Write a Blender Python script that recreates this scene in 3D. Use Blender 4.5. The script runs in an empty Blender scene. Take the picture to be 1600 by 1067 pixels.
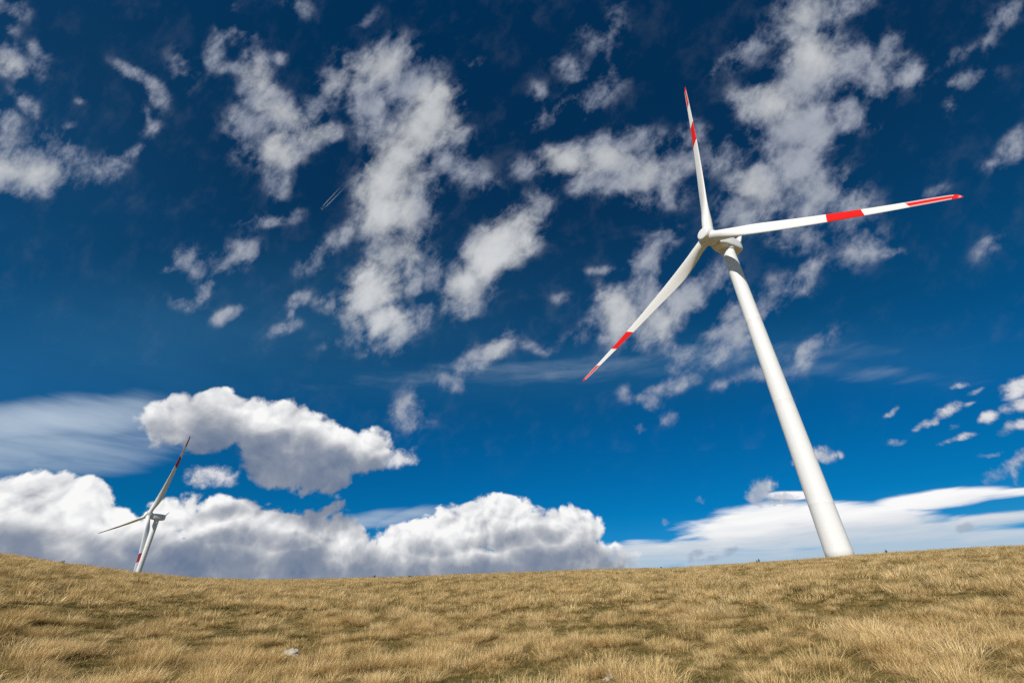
import bpy, bmesh, math, random
from mathutils import Vector, Matrix, noise as mnoise

S = bpy.context.scene
RAD = math.radians
random.seed(11)

# ------------------------------------------------------------------ camera
F_PX, PITCH, ROLL = 711.0, 0.55645, -0.02681          # 16 mm on full frame
CAM_Z = 0.0                                            # eye height is the origin; the ground lies 1.55 m below
cam_d = bpy.data.cameras.new('camera')
cam_d.sensor_width = 36.0
cam_d.lens = F_PX / 1600.0 * 36.0
cam_d.clip_start = 0.05
cam_d.clip_end = 120000.0
cam = bpy.data.objects.new('camera', cam_d)
S.collection.objects.link(cam)
C_F = Vector((0, math.cos(PITCH), math.sin(PITCH)))
_U = Vector((0, -math.sin(PITCH), math.cos(PITCH)))
_X = Vector((1, 0, 0))
C_R = _X * math.cos(ROLL) + _U * math.sin(ROLL)
C_U = _U * math.cos(ROLL) - _X * math.sin(ROLL)
_m = Matrix((C_R, C_U, -C_F)).transposed().to_4x4()
cam.matrix_world = _m
S.camera = cam

def look(px, py):
    """direction from the viewpoint through a point of the 1600 x 1067 photograph"""
    return (C_F + C_R * ((px - 800) / F_PX) - C_U * ((py - 533.5) / F_PX)).normalized()

# ------------------------------------------------------------------ light
SUN_AZ, SUN_EL = 204.5, 34.5                           # compass style: 0 = +Y, clockwise
sun_dir = Vector((math.sin(RAD(SUN_AZ)) * math.cos(RAD(SUN_EL)),
                  math.cos(RAD(SUN_AZ)) * math.cos(RAD(SUN_EL)), math.sin(RAD(SUN_EL))))
sd = bpy.data.lights.new('sun', 'SUN')
sd.energy = 5.0
sd.angle = RAD(0.53)
sd.color = (1.0, 0.94, 0.85)
sun = bpy.data.objects.new('sun', sd)
sun.rotation_euler = sun_dir.to_track_quat('Z', 'Y').to_euler()
S.collection.objects.link(sun)

S.view_settings.view_transform = 'Standard'
S.view_settings.look = 'None'
S.view_settings.exposure = 0.0
S.view_settings.gamma = 1.0
S.cycles.max_bounces = 6
S.cycles.diffuse_bounces = 3
S.cycles.glossy_bounces = 2
S.cycles.transmission_bounces = 3
S.cycles.transparent_max_bounces = 12
S.cycles.use_adaptive_sampling = True
S.cycles.adaptive_threshold = 0.014
S.cycles.use_denoising = False

# ------------------------------------------------------------------ node helper
class NT:
    def __init__(self, tree):
        self.t = tree
        self.t.nodes.clear()
    def node(self, typ, **kw):
        n = self.t.nodes.new(typ)
        for k, v in kw.items():
            setattr(n, k, v)
        return n
    def put(self, sock, v):
        if isinstance(v, bpy.types.NodeSocket):
            self.t.links.new(v, sock)
        else:
            sock.default_value = v
    def m(self, op, a, b=None, c=None, clamp=False):
        n = self.node('ShaderNodeMath', operation=op, use_clamp=clamp)
        for i, v in enumerate((a, b, c)):
            if v is not None:
                self.put(n.inputs[i], v)
        return n.outputs[0]
    def v(self, op, a, b=None, out=0, scale=None):
        n = self.node('ShaderNodeVectorMath', operation=op)
        self.put(n.inputs[0], a)
        if b is not None:
            self.put(n.inputs[1], b)
        if scale is not None:
            self.put(n.inputs['Scale'], scale)
        return n.outputs[out]
    def dot(self, a, b):
        return self.v('DOT_PRODUCT', a, b, out=1)
    def comb(self, x, y, z=0.0):
        n = self.node('ShaderNodeCombineXYZ')
        for i, q in enumerate((x, y, z)):
            self.put(n.inputs[i], q)
        return n.outputs[0]
    def step(self, x, a, b, lo=0.0, hi=1.0, kind='SMOOTHSTEP'):
        n = self.node('ShaderNodeMapRange', interpolation_type=kind, clamp=True) if kind == 'LINEAR' else \
            self.node('ShaderNodeMapRange', interpolation_type=kind)
        for i, q in enumerate((x, a, b, lo, hi)):
            self.put(n.inputs[i], q)
        return n.outputs[0]
    def noise(self, vec, scale, detail=4.0, rough=0.5, lac=2.0, dist=0.0, kind='FBM', out=0):
        n = self.node('ShaderNodeTexNoise', noise_dimensions='3D')
        n.noise_type = kind
        n.normalize = True
        self.put(n.inputs['Vector'], vec)
        for k, q in (('Scale', scale), ('Detail', detail), ('Roughness', rough), ('Lacunarity', lac), ('Distortion', dist)):
            self.put(n.inputs[k], q)
        return n.outputs[out]
    def mix(self, f, a, b, mode='MIX'):
        n = self.node('ShaderNodeMix', data_type='RGBA', blend_type=mode)
        self.put(n.inputs[0], f)
        self.put(n.inputs[6], a)
        self.put(n.inputs[7], b)
        return n.outputs[2]
    def ramp(self, x, stops, kind='LINEAR'):
        n = self.node('ShaderNodeValToRGB')
        cr = n.color_ramp
        cr.interpolation = kind
        while len(cr.elements) < len(stops):
            cr.elements.new(0.5)
        for e, (p, c) in zip(cr.elements, stops):
            e.position = p
            e.color = (c[0], c[1], c[2], 1.0)
        self.put(n.inputs[0], x)
        return n.outputs[0]

# ------------------------------------------------------------------ sky with its clouds (all of it far away, by direction only)
W = bpy.data.worlds.new('World')
S.world = W
W.use_nodes = True
W.cycles.sampling_method = 'MANUAL'
W.cycles.sample_map_resolution = 512
w = NT(W.node_tree)
SKY_STRENGTH = 0.1
geo = w.node('ShaderNodeTexCoord').outputs['Generated']
D = w.v('NORMALIZE', geo)
sky = w.node('ShaderNodeTexSky', sky_type='NISHITA')
sky.sun_disc = False
sky.sun_elevation = RAD(SUN_EL)
sky.sun_rotation = RAD(SUN_AZ)
sky.altitude = 1500.0
sky.air_density = 1.0
sky.dust_density = 0.3
sky.ozone_density = 2.0

# a flat map of this part of the sky, touching the sphere due +Y at 31.9 degrees up
CH_F, CH_R, CH_U = C_F, _X, _U
def chart(px, py):
    d = look(px, py)
    return d.dot(CH_R) / d.dot(CH_F), d.dot(CH_U) / d.dot(CH_F)
def chart_nodes(D):
    df = w.m('MAXIMUM', w.dot(D, tuple(CH_F)), 0.15)
    cu = w.m('DIVIDE', w.dot(D, tuple(CH_R)), df)
    cv = w.m('DIVIDE', w.dot(D, tuple(CH_U)), df)
    sp = w.node('ShaderNodeSeparateXYZ')
    w.put(sp.inputs[0], D)
    return cu, cv, w.comb(cu, cv, 0.0), sp.outputs[2]
df = w.dot(D, tuple(CH_F))
CU, CV, P, elev = chart_nodes(D)

def warp(scale, amount, detail=3.0, seed=0.0):
    n = w.noise(w.v('ADD', D, (seed, seed * .7, -seed)), scale, detail, 0.55, out=1)
    return w.v('SCALE', w.v('SUBTRACT', n, (0.5, 0.5, 0.5)), scale=amount)

LAST = [None]
ZONE = [None]                                # (u0, u1, v0, v1) of the patch of sky being built

def near(items):
    """only the ellipses that can reach the current patch"""
    u0, u1, v0, v1 = ZONE[0]
    keep = []
    for it in items:
        u, v = chart(it[0], it[1])
        wt = it[5] if len(it) > 5 else 0.6
        reach = max(it[2], it[3]) / F_PX * math.sqrt((1 + 1.3 / wt) / 0.62) + 0.09
        if u0 - reach < u < u1 + reach and v0 - reach < v < v1 + reach:
            keep.append(it)
    return keep

def blobs(Q, items, soft=None, bell=False):
    """union of soft ellipses (px, py, rx, ry, angle, weight) read off the photograph as directions"""
    acc = None
    for k, it in enumerate(items):
        if k % 12 == 0:                      # evaluate in batches: the renderer's node stack is small
            tok = acc if acc is not None else LAST[0]
            if tok is not None:
                t = w.m('MULTIPLY', tok, 1e-9)
                Q = w.v('ADD', Q, w.comb(t, t, 0.0))
        x, y, rx, ry = it[:4]
        ang = it[4] if len(it) > 4 else 0
        wt = it[5] if len(it) > 5 else 0.6
        u, v = chart(x, y)
        mp = w.node('ShaderNodeMapping', vector_type='TEXTURE')
        w.put(mp.inputs['Vector'], Q)
        mp.inputs['Location'].default_value = (u, v, 0)
        mp.inputs['Rotation'].default_value = (0, 0, RAD(ang))
        mp.inputs['Scale'].default_value = (rx / F_PX, ry / F_PX, 1)
        o = mp.outputs[0]
        if bell:                             # long soft skirts
            val = w.m('MULTIPLY', w.m('POWER', 0.42, w.dot(o, o)), wt)
        else:
            val = w.m('MULTIPLY_ADD', w.dot(o, o), -wt * 0.55, wt)
        if acc is None:
            acc = val
        elif soft:
            acc = w.m('SMOOTH_MAX', acc, val, soft)
        else:
            acc = w.m('MAXIMUM', acc, val)
    LAST[0] = acc
    return acc

#CLOUDS
HIGH = [
 (8,12,30,15,-20,.6),(12,42,15,18,0,.38),(18,98,46,24,-25,.85),(52,80,18,14,-40,.6),(46,164,30,12,-45,.45),(10,182,26,14,-45,.6),
 (10,215,34,14,0,.38),(32,264,84,36,-8,.95),(99,238,48,15,-35,.6),(168,264,36,16,35,.65),(210,234,24,10,35,.5),
 (205,108,30,8,-36,.55),(243,146,24,11,-50,.65),(230,176,20,9,-60,.45),(238,196,18,10,40,.5),(285,112,18,28,25,.48),
 (118,160,9,6,0,.33),(108,202,10,6,20,.36),(345,20,28,13,30,.33),(470,12,24,12,-30,.45),(575,22,18,9,35,.38),
 (335,80,15,28,-15,.6),(375,58,26,10,-10,.55),(362,106,22,9,0,.5),(402,105,24,30,15,.7),(432,92,14,10,0,.5),
 (402,150,26,42,12,.85),(440,178,48,24,-32,.85),(397,205,36,36,0,.68),(432,234,38,34,-40,.9),(494,212,42,17,15,.8),
 (444,280,20,22,40,.55),(515,132,26,36,-30,.7),(502,164,30,18,40,.6),(540,95,22,22,30,.45),(600,98,50,36,30,.9),
 (568,142,36,34,0,.7),(572,168,30,22,0,.82),(642,132,50,40,-25,.85),(680,185,38,44,-20,1.0),(650,205,50,40,30,.92),
 (618,246,42,50,-30,1.0),(590,205,38,24,20,.55),(716,140,18,10,30,.4),(735,107,14,9,20,.4),(733,155,8,18,10,.5),
 (722,215,24,13,10,.55),(596,292,44,44,0,1.0),(640,288,46,44,0,.8),(700,252,48,28,-20,.58),(760,278,28,16,-20,.45),
 (600,335,42,46,0,1.0),(642,335,40,46,0,.85),(612,385,38,36,0,.85),(655,400,30,24,-40,.6),(528,376,28,13,35,.6),
 (500,398,30,11,45,.55),(475,415,18,10,30,.5),(578,460,52,38,40,1.15),(510,468,24,18,-20,.45),(590,500,44,36,0,.9),(555,516,24,24,0,.6),
 (622,520,26,38,-20,.8),(596,542,34,14,10,.6),(664,432,36,32,-40,.58),(660,490,18,28,-20,.5),(520,532,26,9,20,.38),
 (431,341,48,11,12,.5),(290,412,17,18,-30,.6),(262,430,17,6,10,.45),(350,406,48,18,25,.65),(396,390,18,11,25,.65),
 (320,450,26,13,50,.7),(290,470,28,12,-10,.42),(356,490,20,11,20,.55),(462,465,20,8,30,.55),(447,486,7,14,-15,.42),
 (440,508,24,9,30,.5),
 (776,392,82,38,45,1.15),(812,345,50,22,35,.8),(732,442,46,32,45,1.0),(720,475,30,18,45,.65),(832,340,26,18,40,.65),
 (780,540,38,20,35,.75),(740,562,48,20,20,.42),(705,598,20,13,-20,.6),(641,643,26,28,-20,.52),(632,628,32,9,20,.4),(645,668,30,9,0,.42),
 (874,464,16,8,0,.36),(943,416,32,7,5,.42),(845,548,28,12,-30,.38),
 (960,490,36,44,0,.95),(1003,462,34,44,-20,.8),(1016,402,30,38,-35,.72),(1042,374,28,16,50,.55),(1030,510,54,26,20,.92),
 (1078,468,52,28,35,.85),(1112,440,40,28,30,.7),(1064,556,32,18,10,.58),(1050,602,36,12,15,.5),(1008,632,22,12,-20,.52),(978,615,14,16,0,.42),
 (1040,650,16,9,10,.48),(990,670,10,7,0,.5),(905,522,40,12,30,.38),
 (955,45,16,42,-15,.4),(925,55,26,24,0,.36),(895,105,32,18,-20,.46),(955,115,24,28,0,.42),(925,152,42,22,20,.52),(840,150,16,18,0,.46),(862,182,46,16,10,.42),
 (888,256,48,28,-10,.98),(950,256,60,32,0,.98),(930,288,44,22,10,.92),(1002,270,60,34,10,.85),(1060,250,40,30,30,.7),(1086,214,26,18,30,.48),
 (825,258,24,16,0,.5),(985,226,50,18,0,.65),(1020,302,50,18,0,.52),
 (1266,20,58,40,20,.9),(1236,42,30,26,0,.8),(1320,12,50,18,10,.48),(1183,70,50,17,35,.6),(1129,102,18,9,50,.52),
 (1275,90,44,46,0,1.0),(1250,132,54,42,0,.95),(1196,162,50,36,0,.95),(1240,200,62,46,0,1.05),(1236,252,38,50,0,.95),
 (1334,120,50,38,-20,.65),(1334,176,40,34,0,.72),(1387,83,26,22,0,.58),(1412,124,38,17,10,.56),(1508,127,44,11,15,.5),(1482,165,9,20,-25,.36),
 (1575,25,30,16,40,.5),(1552,58,12,26,-20,.4),(1500,90,40,8,35,.36),(1584,223,34,16,50,.55),(1550,252,18,7,20,.45),
 (1135,245,32,20,30,.6),(1180,298,46,40,30,1.0),(1148,332,40,28,0,.85),(1262,302,70,46,0,.78),(1310,330,44,44,0,.6),(1460,298,20,9,20,.5),
 (1250,370,54,24,0,.7),(1345,388,44,22,30,.48),(1385,395,22,9,0,.5),(1250,430,46,16,40,.5),(1214,446,26,22,0,.45),(1540,382,26,12,45,.42),
 (1154,514,50,28,45,.65),(1122,558,30,12,35,.6),(1266,549,44,14,42,.62),(1222,576,34,16,20,.56),(1190,588,22,14,0,.5),(1138,602,28,10,20,.4),
]
SMALL = [  # crisp little cumulus scraps
 (1502,602,13,5,0,.8),(1522,612,16,4,20,.7),(1395,642,13,5,35,.7),(1452,660,22,8,20,.9),(1480,643,26,9,20,.9),(1512,632,16,4,20,.7),
 (1543,652,17,9,15,1.0),(1500,663,12,6,20,.55),(1500,683,28,6,15,.9),(1588,605,24,16,20,1.0),(1596,634,28,10,10,1.0),(1598,662,34,12,20,1.0),
 (1402,690,14,7,0,.6),(1287,712,18,14,0,.9),(1246,722,9,10,0,.6),(1312,710,7,7,0,.5),(1545,711,18,4,10,.5),(1592,714,22,11,35,.75),(1560,742,26,12,20,.5),
 (1580,735,8,20,20,.5),
 (1190,767,24,18,20,.95),(1215,778,30,10,0,.8),(625,718,27,13,10,1.0),(526,776,8,7,0,.6),(1042,814,10,6,20,.7),(1095,782,8,4,0,.4),
 (330,745,40,17,-5,1.0),
]
LOW = [    # the heaped clouds
 (274,660,49,33,0,1.0),(342,662,80,37,0,1.1),(417,665,84,38,-6,1.1),(492,694,78,38,-12,1.1),(557,704,50,30,-10,1.0),(496,748,38,31,0,.95),
 (442,722,66,35,-20,1.0),(322,622,38,10,20,.55),(452,650,61,17,-8,.7),
 (48,812,84,56,0,1.0),(0,800,52,47,0,1.0),(118,782,49,38,0,1.0),(180,822,45,30,-20,.9),(100,876,165,49,0,1.1),(215,862,56,31,0,.95),(-60,820,70,70,0,1.),
 (286,806,52,35,0,1.0),(350,820,78,44,0,1.05),(440,836,78,38,-5,1.05),(500,858,96,45,-6,1.05),(520,900,78,35,0,1.1),(380,880,209,44,0,1.1),(345,795,35,14,10,.8),(505,800,23,9,20,.5),(550,880,78,44,0,1.0),
 (640,856,78,38,8,1.05),(715,840,61,40,10,1.05),(780,826,50,40,0,1.1),(796,800,30,19,0,.9),(848,846,57,38,0,1.05),(898,836,38,31,0,1.0),(720,885,218,42,0,1.1),
 (255,848,46,34,0,1.0),(770,858,46,32,0,1.0),(890,868,49,30,0,1.0),(725,800,17,10,20,.5),
]
BASES = [  # where those clouds are thick and seen from below
 (342,714,120,30,0,.95),(452,752,120,44,-20,1.15),(542,726,60,28,-10,.8),(312,682,90,24,0,.5),(412,700,120,24,-10,.7),
 (40,904,200,46,0,1.0),(200,890,120,46,0,1.1),(20,842,44,22,0,.55),(95,850,50,18,0,.4),
 (330,905,130,46,0,.9),(480,908,160,46,0,1.0),(430,846,60,16,-10,.45),(350,848,50,14,0,.45),(340,802,40,11,20,.5),
 (720,914,190,38,4,.9),(870,902,100,44,0,1.1),(790,856,36,14,20,.5),(915,872,30,36,0,.9),(860,834,26,12,0,.4),(690,862,40,12,0,.3),
]
SHEET = [
 (1240,822,152,38,1,1.15),(1130,822,46,14,8,.8),(1340,830,130,40,0,1.1),(1470,779,104,14,5,.95),(1570,772,80,8,3,.7),(1540,814,120,13,3,.75),(1450,826,150,14,3,.8),
 (1500,852,190,24,0,1.0),(1380,862,200,18,0,.9),(1240,872,300,20,0,.9),(1010,870,120,24,0,.95),(1070,856,90,14,4,.85),(960,862,60,16,0,.8),(1090,834,44,6,14,.6),(985,850,50,7,4,.55),(1240,773,52,7,0,.85),
]
VEIL = [(60,660,200,34,3,.95),(50,705,210,40,3,.7),(150,640,120,18,2,.6),(640,806,62,9,10,.75),(585,808,50,10,6,.65),(560,818,60,8,4,.5),(960,572,300,12,2,.15),(1300,582,160,10,-3,.14)]
MIST = [(240,540,460,110,4,.11),(60,300,260,300,0,.03),(900,575,560,40,2,.07),(1400,560,260,40,-3,.06)]
GREYS = [(1084,868,17,8,30,.9),(1110,872,20,6,5,.85),(1141,861,12,6,40,.8),(962,866,16,9,-30,.9),(1186,770,18,15,30,.9),(1507,823,14,8,20,.85),(1287,713,13,10,20,.7),(1400,690,11,5,0,.6)]
BRIGHT = [ # sunlit thick parts of the high layer
 (578,458,56,40,40,1.0),(780,385,80,34,45,.95),(740,440,40,24,45,.8),(618,255,46,54,-30,.95),(680,178,40,46,-20,.9),(600,320,44,50,0,.75),(655,205,40,36,20,.8),
 (598,100,36,24,30,.55),(410,120,18,40,10,.5),(440,185,40,14,-32,.55),(494,212,34,12,15,.55),(425,235,28,24,-40,.6),(540,120,20,40,-40,.4),
 (888,254,54,22,-10,.8),(945,250,40,18,0,.55),(1015,275,30,24,10,.3),(1268,88,40,34,0,.55),(1262,18,44,24,20,.45),(1205,160,40,30,0,.4),(1180,300,30,26,0,.4),
 (968,486,26,34,0,.45),(1030,505,30,18,0,.45),(30,262,60,16,-8,.45),(20,98,28,12,-25,.5),(510,520,30,30,0,.4),(600,500,40,30,0,.7),(620,380,34,40,0,.5),(785,540,24,12,35,.35),
]
MINUS = [(0, 0, 0)]

# --- clear sky behind everything: the physical sky seen through a polarising filter
clear = w.mix(1.0, sky.outputs[0], w.ramp(w.step(elev, 0.0, 1.0, kind='LINEAR'),
      [(0.0, (.30,.55,.76)), (0.09, (.06,.43,.68)), (0.18, (.005,.40,.66)), (0.32, (.005,.39,.655)), (0.45, (.02,.38,.58)), (0.72, (.03,.29,.46)), (1.0, (.01,.32,.52))]), 'MULTIPLY')
K = 1.0 / SKY_STRENGTH
def over(below, alpha, col):
    n = w.mix(1.0, col, (K, K, K, 1), 'MULTIPLY')
    return w.mix(alpha, below, n)
def cen(n):
    return w.m('SUBTRACT', n, 0.5)
def shader(c):
    bg = w.node('ShaderNodeBackground')
    w.put(bg.inputs['Color'], c)
    bg.inputs['Strength'].default_value = SKY_STRENGTH
    return bg.outputs[0]

def layer_veil(c):
    mist = near(MIST)
    if mist:                                 # a breath of high haze, almost even
        n_m = w.noise(w.v('MULTIPLY', D, (2.0, 2.0, 7.0)), 2.2, 4.0, 0.5)
        Mm = blobs(P, mist, None, True)
        c = over(c, w.m('MULTIPLY', Mm, w.m('MULTIPLY_ADD', n_m, 1.2, 0.4)), (.11, .38, .66, 1))
    it = near(VEIL)
    if not it: return c
    sv = w.v('MULTIPLY', D, (4.0, 4.0, 26.0))
    n_v = w.noise(w.v('ADD', sv, warp(4.0, 0.55, 3.0, 7.7)), 1.5, 6.0, 0.58)
    Mv = blobs(w.v('ADD', P, warp(6.0, 0.06, 2.0, 1.1)), it)
    al = w.m('MULTIPLY', w.step(w.m('MULTIPLY_ADD', cen(n_v), 1.0, Mv), -0.1, 1.2), 0.88)
    return over(c, al, (.48, .58, .69, 1))

def layer_high(c):
    it = near(HIGH)
    if not it: return c
    Q = w.v('ADD', w.v('ADD', P, warp(6.0, 0.06, 2.0, 3.1)), warp(20.0, 0.034, 4.0, 12.0))
    it = [(x_, y_, a_ * 1.3, b_ * 1.35, g_, w_) if w_ < .7 else (x_, y_, a_, b_, g_, w_) for x_, y_, a_, b_, g_, w_ in it]
    M = blobs(Q, it, 0.16, True)
    # torn, slightly combed fibres
    mp = w.node('ShaderNodeMapping', vector_type='TEXTURE')
    w.put(mp.inputs['Vector'], w.v('ADD', P, warp(13.0, 0.032, 2.0, 8.3)))
    mp.inputs['Rotation'].default_value = (0, 0, RAD(48))
    mp.inputs['Scale'].default_value = (1.2, 0.9, 1)
    n1 = w.noise(mp.outputs[0], 14.0, 10.0, 0.60, 2.15)
    n2 = w.noise(w.v('ADD', D, (5.0, 2.0, 1.0)), 7.0, 3.0, 0.5)
    f = w.m('MULTIPLY_ADD', cen(n1), 2.4, w.m('MULTIPLY', cen(n2), 0.6))
    d = w.m('SUBTRACT', w.m('MULTIPLY_ADD', f, w.step(M, 0.3, 1.05, 1.3, 0.55), M), 0.06)
    tau = w.m('MULTIPLY', w.m('POWER', w.m('MAXIMUM', d, 0.0), 1.5), 1.75)
    al = w.m('SUBTRACT', 1.0, w.m('EXPONENT', w.m('MULTIPLY', tau, -1.0)))
    al = w.m('MULTIPLY', al, w.step(M, 0.06, 0.46))
    fq = f
    bt = near(BRIGHT)
    tone = w.step(d, 0.0, 0.9)
    if bt:
        B = blobs(w.v('ADD', P, warp(9.0, 0.07, 4.0, 21.0)), bt)
        B = w.step(w.m('MULTIPLY_ADD', fq, 0.24, B), -0.25, 0.95)
        tone = w.m('MULTIPLY_ADD', B, 0.55, w.m('MULTIPLY', tone, 0.52))
    else:
        tone = w.m('MULTIPLY', tone, 0.52)
    tone = w.m('MULTIPLY', tone, w.step(elev, 0.5, 0.9, 1.0, 0.78))
    col = w.ramp(tone, [(0.0, (.26,.31,.43)), (0.25, (.36,.40,.50)), (0.5, (.47,.50,.56)), (0.75, (.60,.62,.64)), (1.0, (.76,.77,.78))])
    return over(c, w.m('MULTIPLY', al, 0.97), col)

def layer_sheet(c):
    it = near(SHEET)
    if not it: return c
    st = w.v('MULTIPLY', D, (3.0, 3.0, 26.0))
    n_s = w.noise(w.v('ADD', st, warp(6.0, 0.5, 2.0, 6.0)), 2.2, 6.0, 0.55)
    Q = w.v('ADD', P, w.v('MULTIPLY', warp(8.0, 0.05, 2.0, 4.4), (1.0, 0.35, 1.0)))
    M = blobs(Q, it, 0.1)
    al = w.step(w.m('MULTIPLY_ADD', cen(n_s), 1.1, M), 0.22, 0.70)
    col = w.ramp(w.m('MULTIPLY_ADD', cen(n_s), 1.0, w.step(elev, 0.085, 0.165)),
                 [(0.0, (.42,.55,.68)), (0.35, (.60,.66,.73)), (0.7, (.84,.85,.87)), (1.0, (.96,.96,.96))])
    return over(c, al, col)

def layer_low(c):
    it = near(LOW)
    if not it: return c
    lean = (-0.009, 0.0, 0.011)              # towards the sun, up and to the left
    def puffs(q):
        def vor(scale, shift):
            n = w.node('ShaderNodeTexVoronoi', voronoi_dimensions='3D', feature='F1')
            w.put(n.inputs['Vector'], w.v('ADD', q, shift))
            n.inputs['Scale'].default_value = scale
            return w.m('MULTIPLY', n.outputs['Distance'], n.outputs['Distance'])
        h = w.m('MULTIPLY_ADD', vor(32.0, (1, 3, 5)), 0.46, w.m('MULTIPLY_ADD', vor(70.0, (2, 5, 8)), 0.2, w.m('MULTIPLY', vor(15.0, (7, 2, 4)), 0.9)))
        return w.m('MULTIPLY_ADD', h, -0.9, w.m('MULTIPLY', w.noise(q, 11.0, 5.0, 0.55), 1.1))
    Dw = w.v('ADD', D, w.v('ADD', warp(9.0, 0.04, 1.0, 15.0), warp(34.0, 0.010, 2.0, 18.0)))
    b0 = puffs(Dw)
    b1 = puffs(w.v('ADD', Dw, lean))
    g0 = w.noise(Dw, 46.0, 4.0, 0.6)
    Q = w.v('ADD', P, w.v('ADD', warp(8.0, 0.06, 1.0, 5.5), warp(24.0, 0.016, 2.0, 9.5)))
    M = blobs(Q, it, 0.12)
    fb = w.m('SUBTRACT', b0, 0.12)
    soft = w.step(elev, 0.19, 0.27, 1.0, 0.75)           # the cloud floating above the bank is smoother
    f = w.m('MULTIPLY', soft, w.m('MULTIPLY_ADD', fb, 0.95, w.m('MULTIPLY', cen(g0), 1.05)))
    al = w.step(w.m('ADD', M, f), 0.06, 0.42)
    bt = near(BASES)
    Mb = blobs(w.v('ADD', P, warp(7.0, 0.09, 4.0, 2.2)), bt) if bt else -1.0
    base = w.step(w.m('ADD', Mb, w.m('MULTIPLY', fb, 0.6)), -0.5, 1.0)
    emb = w.m('MULTIPLY', w.m('SUBTRACT', b0, b1), w.m('MULTIPLY', soft, 0.9))
    patches = w.noise(w.v('ADD', Dw, (4, 1, 6)), 8.0, 5.0, 0.58)        # thicker and thinner parts of the cloud
    lit = w.m('MULTIPLY_ADD', base, -0.76, w.step(elev, 0.19, 0.27, 0.93, 0.83))
    lit = w.m('ADD', lit, w.m('MULTIPLY', emb, w.m('MULTIPLY_ADD', base, -0.68, 1.0)))
    lit = w.m('ADD', lit, w.m('MULTIPLY', cen(patches), 1.05))
    lit = w.m('ADD', lit, w.m('MULTIPLY', cen(g0), 0.30), clamp=True)
    col = w.ramp(lit, [(0.0, (.15,.20,.30)), (0.25, (.25,.29,.37)), (0.5, (.46,.48,.52)), (0.75, (.72,.73,.75)), (1.0, (.95,.95,.945))])
    return over(c, al, col)

def layer_grey(c):
    it = near(GREYS)
    if not it: return c
    M = blobs(w.v('ADD', P, warp(34.0, 0.022, 3.0, 6.6)), it)
    d = w.m('MULTIPLY_ADD', cen(w.noise(D, 48.0, 5.0, 0.6)), 2.4, M)
    return over(c, w.m('MULTIPLY', w.step(d, 0.15, 1.0), 0.8), (.36, .43, .54, 1))

def layer_small(c):
    it = near(SMALL)
    if not it: return c
    Q = w.v('ADD', P, warp(30.0, 0.03, 4.0, 1.7))
    M = blobs(Q, it)
    n = w.noise(D, 44.0, 6.0, 0.62, 2.1)
    d = w.m('MULTIPLY_ADD', cen(n), 2.2, M)
    al = w.m('MULTIPLY', w.step(d, 0.1, 1.0), 0.95)
    col = w.ramp(w.step(d, 0.2, 1.4), [(0.0, (.28,.36,.50)), (0.5, (.50,.53,.60)), (1.0, (.80,.80,.82))])
    return over(c, al, col)

def patch(u0, u1, v0, v1):
    """one patch of sky as a node group, so that only the patch a ray meets is worked out"""
    global w, D, elev, CU, CV, P, clear
    keep = (w, D, elev, CU, CV, P, clear)
    g = bpy.data.node_groups.new('sky_patch', 'ShaderNodeTree')
    g.interface.new_socket('direction', in_out='INPUT', socket_type='NodeSocketVector')
    g.interface.new_socket('clear sky', in_out='INPUT', socket_type='NodeSocketColor')
    g.interface.new_socket('light', in_out='OUTPUT', socket_type='NodeSocketShader')
    w = NT(g)
    gi = w.node('NodeGroupInput')
    D, clear = gi.outputs[0], gi.outputs[1]
    CU, CV, P, elev = chart_nodes(D)
    ZONE[0] = (u0, u1, v0, v1)
    LAST[0] = None
    c = clear
    for layer in (layer_veil, layer_high, layer_sheet, layer_low, layer_small, layer_grey):
        c = layer(c)
    go = w.node('NodeGroupOutput')
    g.links.new(shader(c), go.inputs[0])
    w, D, elev, CU, CV, P, clear = keep
    n = w.node('ShaderNodeGroup')
    n.node_tree = g
    w.t.links.new(D, n.inputs[0])
    w.t.links.new(clear, n.inputs[1])
    return n.outputs[0]

# --- the rest of the sky, outside the mapped part: scattered cloud of the same kind
def rest():
    LAST[0] = None
    n_r = w.noise(w.v('ADD', D, warp(3.0, 0.3, 3.0, 2.9)), 4.5, 7.0, 0.58)
    al = w.m('MULTIPLY', w.step(n_r, 0.50, 0.68), w.step(elev, 0.0, 0.1))
    return shader(over(clear, al, (.60, .62, .65, 1)))

def choose(f, a, b):
    n = w.node('ShaderNodeMixShader')
    w.put(n.inputs[0], f)
    w.t.links.new(a, n.inputs[1])
    w.t.links.new(b, n.inputs[2])
    return n.outputs[0]

COLS = [-2.2, -0.55, -0.16, 0.28, 0.62, 2.2]
ROWS = [-1.6, -0.25, -0.03, 0.30, 1.6]
def tree_cols(i, j, r):
    if j - i == 1:
        return patch(COLS[i], COLS[j], ROWS[r], ROWS[r + 1])
    k = (i + j) // 2
    return choose(w.m('GREATER_THAN', CU, COLS[k]), tree_cols(i, k, r), tree_cols(k, j, r))
def tree_rows(i, j):
    if j - i == 1:
        return tree_cols(0, len(COLS) - 1, i)
    k = (i + j) // 2
    return choose(w.m('GREATER_THAN', CV, ROWS[k]), tree_rows(i, k), tree_rows(k, j))
mapped = tree_rows(0, len(ROWS) - 1)
inside = w.m('MULTIPLY', w.m('GREATER_THAN', df, 0.35), w.m('LESS_THAN', w.m('ABSOLUTE', CU), 1.35))
surf = choose(inside, rest(), mapped)
outw = w.node('ShaderNodeOutputWorld')
w.t.links.new(surf, outw.inputs[0])
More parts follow.
